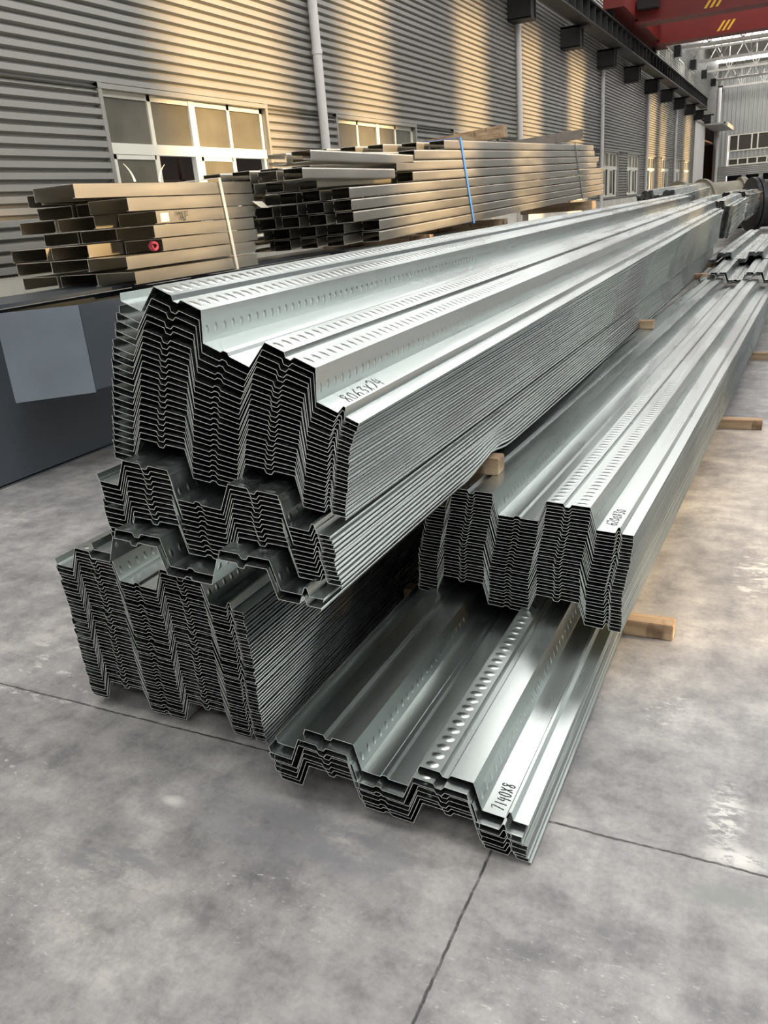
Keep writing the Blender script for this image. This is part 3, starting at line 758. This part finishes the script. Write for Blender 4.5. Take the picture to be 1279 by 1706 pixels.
# bundle 1: wide channels, 3 across x 7 high
xr = [-4.13, -4.50, -4.87]
near1 = [[4.54, 4.55, 4.53], [4.48, 4.49, 4.50], [4.88, 4.52, 4.48], [4.81, 4.83, 4.82], [4.86, 4.63, 4.61], [4.59, 4.84, 4.81], [4.13, 4.52, 4.73]]
z1 = 1.150; b1 = {}
colw = ['on the open side', 'in the middle', 'nearest the wall']
for r in range(7):
    for c in range(3):
        o = channel_obj(channel(.36, .086, .003, .02, 'down'), xr[c] + random.uniform(-.008, .004), near1[r][c], 6.1 + random.uniform(-.05, .1), z1 + .0945 * r + (.012 if r else 0), 0)
        tag(o, 'wide channel in the white-strapped bundle, %s row up, %s' % (row_words[r], colw[c]), 'steel channel', 'wide channels in the strapped bundle'); b1[(r, c)] = o
# long ones low against the wall
for k in range(3):
    o = channel_obj(channel(.36, .07), -5.32 - .03 * k, .9, 4.05, .93 + .085 * k, 0); tag(o, 'long channel lying low against the ribbed wall, %s in its pile' % ['bottom', 'middle', 'top'][k], 'steel channel', 'channels low against the wall')
tr = MB(); tr.box(-5.72, -5.25, 1.2, 1.3, 0, .93); tr.box(-5.72, -5.25, 3.6, 3.7, 0, .93); tag(tr.build('trestle', M_WOOD), 'timber trestle under the channels low against the wall', 'trestle')

# bundle 2: narrow channels, 9 rows
RISE = .0215
def z2(r, y): return 1.222 + .1035 * r + 0
near2 = {0: [7.40, 7.1, 7.0, 6.9, 6.9], 1: [7.42, 7.12, 7.0, 6.9, 6.8], 2: [6.90, 6.80, 6.72, 6.68, 6.65], 3: [6.88, 6.78, 6.70, 6.64, 6.62], 4: [6.86, 6.74, 7.3, 7.1, 6.9],
         5: [8.30, 6.7, 6.5, 6.4, 6.3], 6: [7.91, 6.6, 6.45, 6.35, 6.25], 7: [8.38, 7.4, 7.6, 8.3, 8.6], 8: [9.24, 9.0, 8.6, 8.4, 8.2]}
b2cols = ['at the bright side', 'second from the bright side', 'middle one', 'second from the wall side', 'nearest the wall']
for r in range(9):
    for c in range(5):
        if r in (5,) and c == 0: y0 = 8.30
        y0 = near2[r][c]; x = -3.6 - .232 * c; far = (18.15, 18.15, 18.1, 18.05, 18.1, 17.4, 17.6, 17.2, 17.1)[r] + (random.uniform(-.2, .1) if c else 0)
        zb = z2(r, y0) + RISE * (y0 - 7.3)
        o = channel_obj(channel(.185, .093, .003, .03, 'side'), x + random.uniform(-.006, .006) * (c > 0), y0, far, zb, RISE)
        tag(o, 'narrow channel in the blue-strapped bundle, %s row up, %s' % (row_words[r], b2cols[c]), 'steel channel', 'narrow channels in the blue-strapped bundle')
for (x, y0, y1, zz, lab) in ((-3.60, 6.24, 9.1, 1.925, 'upper'), (-3.86, 6.28, 9.1, 1.925, 'upper inner'), (-3.60, 6.08, 7.88, 1.79, 'lower'), (-3.86, 6.10, 7.9, 1.79, 'lower inner')):
    if lab == 'upper': y1 = 8.36
    o = channel_obj(channel(.185, .088, .003, .03, 'side'), x, y0, 6.55 if 'inner' in lab else y1 - .02, zz, 0)
    tag(o, 'narrow channel overhanging the near end of the blue-strapped bundle, %s one' % lab, 'steel channel', 'overhanging narrow channels')

def loop_strap(name, mat, label, x0, x1, y, z0, z1, lean=0.0, w=.035, cat='strap'):
    t = .006; mb = MB()
    def pt(x, z): return (x, y + lean * (z1 - z), z)
    P = [(x1, z0), (x1, z1), (x0, z1), (x0, z0)]; b = len(mb.v)
    for i, (x, z) in enumerate(P):
        for dx, dz in ((0, 0), ((t if x == x1 else -t), (t if z == z1 else -t))):
            for dy in (-w / 2, w / 2): mb.v.append((x + dx, y + lean * (z1 - z) + dy, z + dz))
    for i in range(4):
        a = b + 4 * i; c = b + 4 * ((i + 1) % 4)
        for p, q in ((0, 1), (1, 3), (3, 2), (2, 0)): mb.face([a + p, a + q, c + q, c + p])
    o = mb.build(name, mat); return tag(o, label, cat)
loop_strap('binding_strap', M_BLUE, 'blue plastic strap round the bundle of narrow channels', -4.75, -3.594, 9.74, 1.27, 2.22, .38, .05)
loop_strap('binding_strap', M_GREYSTRAP, 'thin grey strap near the far end of the narrow channels', -4.75, -3.594, 15.53, 1.39, 2.34, .70, .05)
loop_strap('binding_strap', M_WHITESTRAP, 'white strap round the bundle of wide channels', -5.24, -4.122, 5.66, 1.148, 1.84, .12, .03)
# tail ends of the white strap on top
tl = MB()
for (ya, s) in ((4.95, 1), (5.22, -1)):
    prev = None
    for k in range(7):
        q = k / 6; p = (-4.35, ya + s * -.09 * q ** 1.5, 1.84 + .15 * q - .03 * q * q); wd = .012 * (1 - q * .7)
        if prev: 
            b = len(tl.v); tl.v += [(prev[0][0] - .0, prev[0][1] - prev[1], prev[0][2]), (prev[0][0], prev[0][1] + prev[1], prev[0][2]), (p[0], p[1] + wd, p[2]), (p[0], p[1] - wd, p[2])]; tl.face([b, b + 1, b + 2, b + 3])
        prev = (p, wd)
tag(tl.build('strap_tail', M_WHITESTRAP), 'curling white strap ends on top of the wide channels', 'strap')
# paper, writing, rope on bundle 1
pp_ = MB(); pp_.box(-4.128, -4.126, 4.90, 4.99, 1.55, 1.61); tag(pp_.build('paper_label', M_PAPER), 'small cream paper square stuck on a wide channel', 'label')
pp_ = MB(); pp_.v = [(-4.12, 6.08, 1.66), (-4.10, 6.2, 1.655), (-4.04, 6.2, 1.60), (-4.05, 6.09, 1.605)]; pp_.face([0, 1, 2, 3]); tag(pp_.build('paper_label', M_PAPER), 'white paper tag hanging from the strapped bundle beside the strap', 'label')
writing('1461Z', (-4.117, 5.06, 1.585), (0, 1, 0), (0, 0, 1), .030, b1[(4, 0)], .006, 20, adv=1.0)
writing('192', (-4.117, 5.10, 1.552), (0, 1, 0), (0, 0, 1), .026, b1[(4, 0)], .006, 21, adv=1.0)
cu = bpy.data.curves.new('rope', 'CURVE'); cu.dimensions = '3D'; cu.bevel_depth = .008; cu.bevel_resolution = 3
sp = cu.splines.new('NURBS'); rr = random.Random(4); ptsr = []
for k in range(40):
    a = k * .9; ptsr.append((-4.18 + .03 * math.sin(a * .7), 4.83 + .02 * math.sin(a * 1.3), 1.39 + .035 * math.cos(a)* (1 if k % 2 else .6)))
sp.points.add(len(ptsr) - 1)
for p, q in zip(sp.points, ptsr): p.co = (*q, 1)
cu.materials.append(M_ROPE); tmp = bpy.data.objects.new('rope_tmp', cu); COL.objects.link(tmp); bpy.context.view_layer.update()
rme = bpy.data.meshes.new_from_object(tmp); bpy.data.objects.remove(tmp); ro = bpy.data.objects.new('rope_coil', rme); COL.objects.link(ro); tag(ro, 'tangle of pink rope stuffed in the end of a wide channel', 'rope')

# bearers
timber(-4.9, -3.55, 8.6, 1.145, .07, .10, 'timber bearer under the near end of the narrow channels')
timber(-4.9, -3.55, 11.3, 1.145, .12, .10, 'timber bearer under the middle of the narrow channels')
timber(-4.9, -3.50, 16.7, 1.20, .155, .35, 'broad timber bearer under the far end of the narrow channels')
for (y, z) in ((8.6, 1.145), (11.3, 1.145), (16.7, 1.20)):
    if y > 13 or y < 20:
        t_ = MB(); t_.box(-3.72, -3.62, y - .05, y + .05, 0, z); t_.box(-4.9, -4.8, y - .05, y + .05, 0, z) if y > 13.5 else None
        tag(t_.build('steel_post', M_WHITEPIPE), 'short pale post holding the %s bearer of the narrow channels' % {8.6: 'near', 11.3: 'middle', 16.7: 'far'}[y], 'post')
def loose_plank(x0, x1, ya, yb, z0, z1_, lab, dark=False):
    mb = MB(); mb.bar((x0, ya, z0), (x1, yb, z1_), .13, .15); tag(mb.build('timber_plank', M_WOOD if not dark else simple('grey_timber', (.16, .14, .12), .8, 0, .2, 8)), lab, 'timber')
loose_plank(-4.9, -3.60, 11.7, 11.5, 2.30, 2.37, 'square timber lying askew on top of the narrow channels, nearer one')
loose_plank(-4.9, -3.55, 15.3, 15.9, 2.39, 2.50, 'dark split plank lying askew on top of the narrow channels, farther one', True)

# ================================================================== PIPES FAR AWAY
def drum(x0, x1, y, z, r, label, mat, rings, skew=0.0, hole=False):
    e = empty('flanged_pipe', ((x0 + x1) / 2, y, z - r)); tag(e, label, 'pipe')
    d0, d1 = (x0, y - skew, z), (x1, y + skew, z)
    m_ = MB(); m_.tube(d0, d1, r * .88, 40); m_.build('body', mat, e)
    for k, q in enumerate(rings):
        c = Vector(d0).lerp(Vector(d1), q); dd = (Vector(d1) - Vector(d0)).normalized() * .05
        m_ = MB(); m_.tube(c - dd, c + dd, r, 40); m_.build('flange', mat, e)
    if hole:
        c = Vector(d0).lerp(Vector(d1), .55); m_ = MB(); m_.tube(c + Vector((0, -r * .80, -r * .1)), c + Vector((0, -r * .93, -r * .1)), r * .26, 20); m_.build('port', M_BLACK, e)
drum(-3.55, -2.75, 30.0, .82, .82, 'large dusty flanged pipe lying nearest the wall', M_PIPE, (0.08, .92), .35)
drum(-2.72, -1.62, 31.0, .80, .80, 'large dusty flanged pipe with a round black port', M_PIPE, (.92, .98), .2, True)
drum(-1.30, -.4, 29.0, .78, .78, 'large black flanged pipe beyond the far stacks', M_BLACKPIPE, (.06, .2, .9), .2)

for o in bpy.data.objects:
    if o.parent is None and o.get('kind') == 'structure' and 'label' not in o:
        n = o.name
        o['label'] = ('window of the hall, cream frame and olive panes' if n.startswith('window') else 'flashing or trim of the hall wall' if n.startswith('trim') else 'wall of the hall')
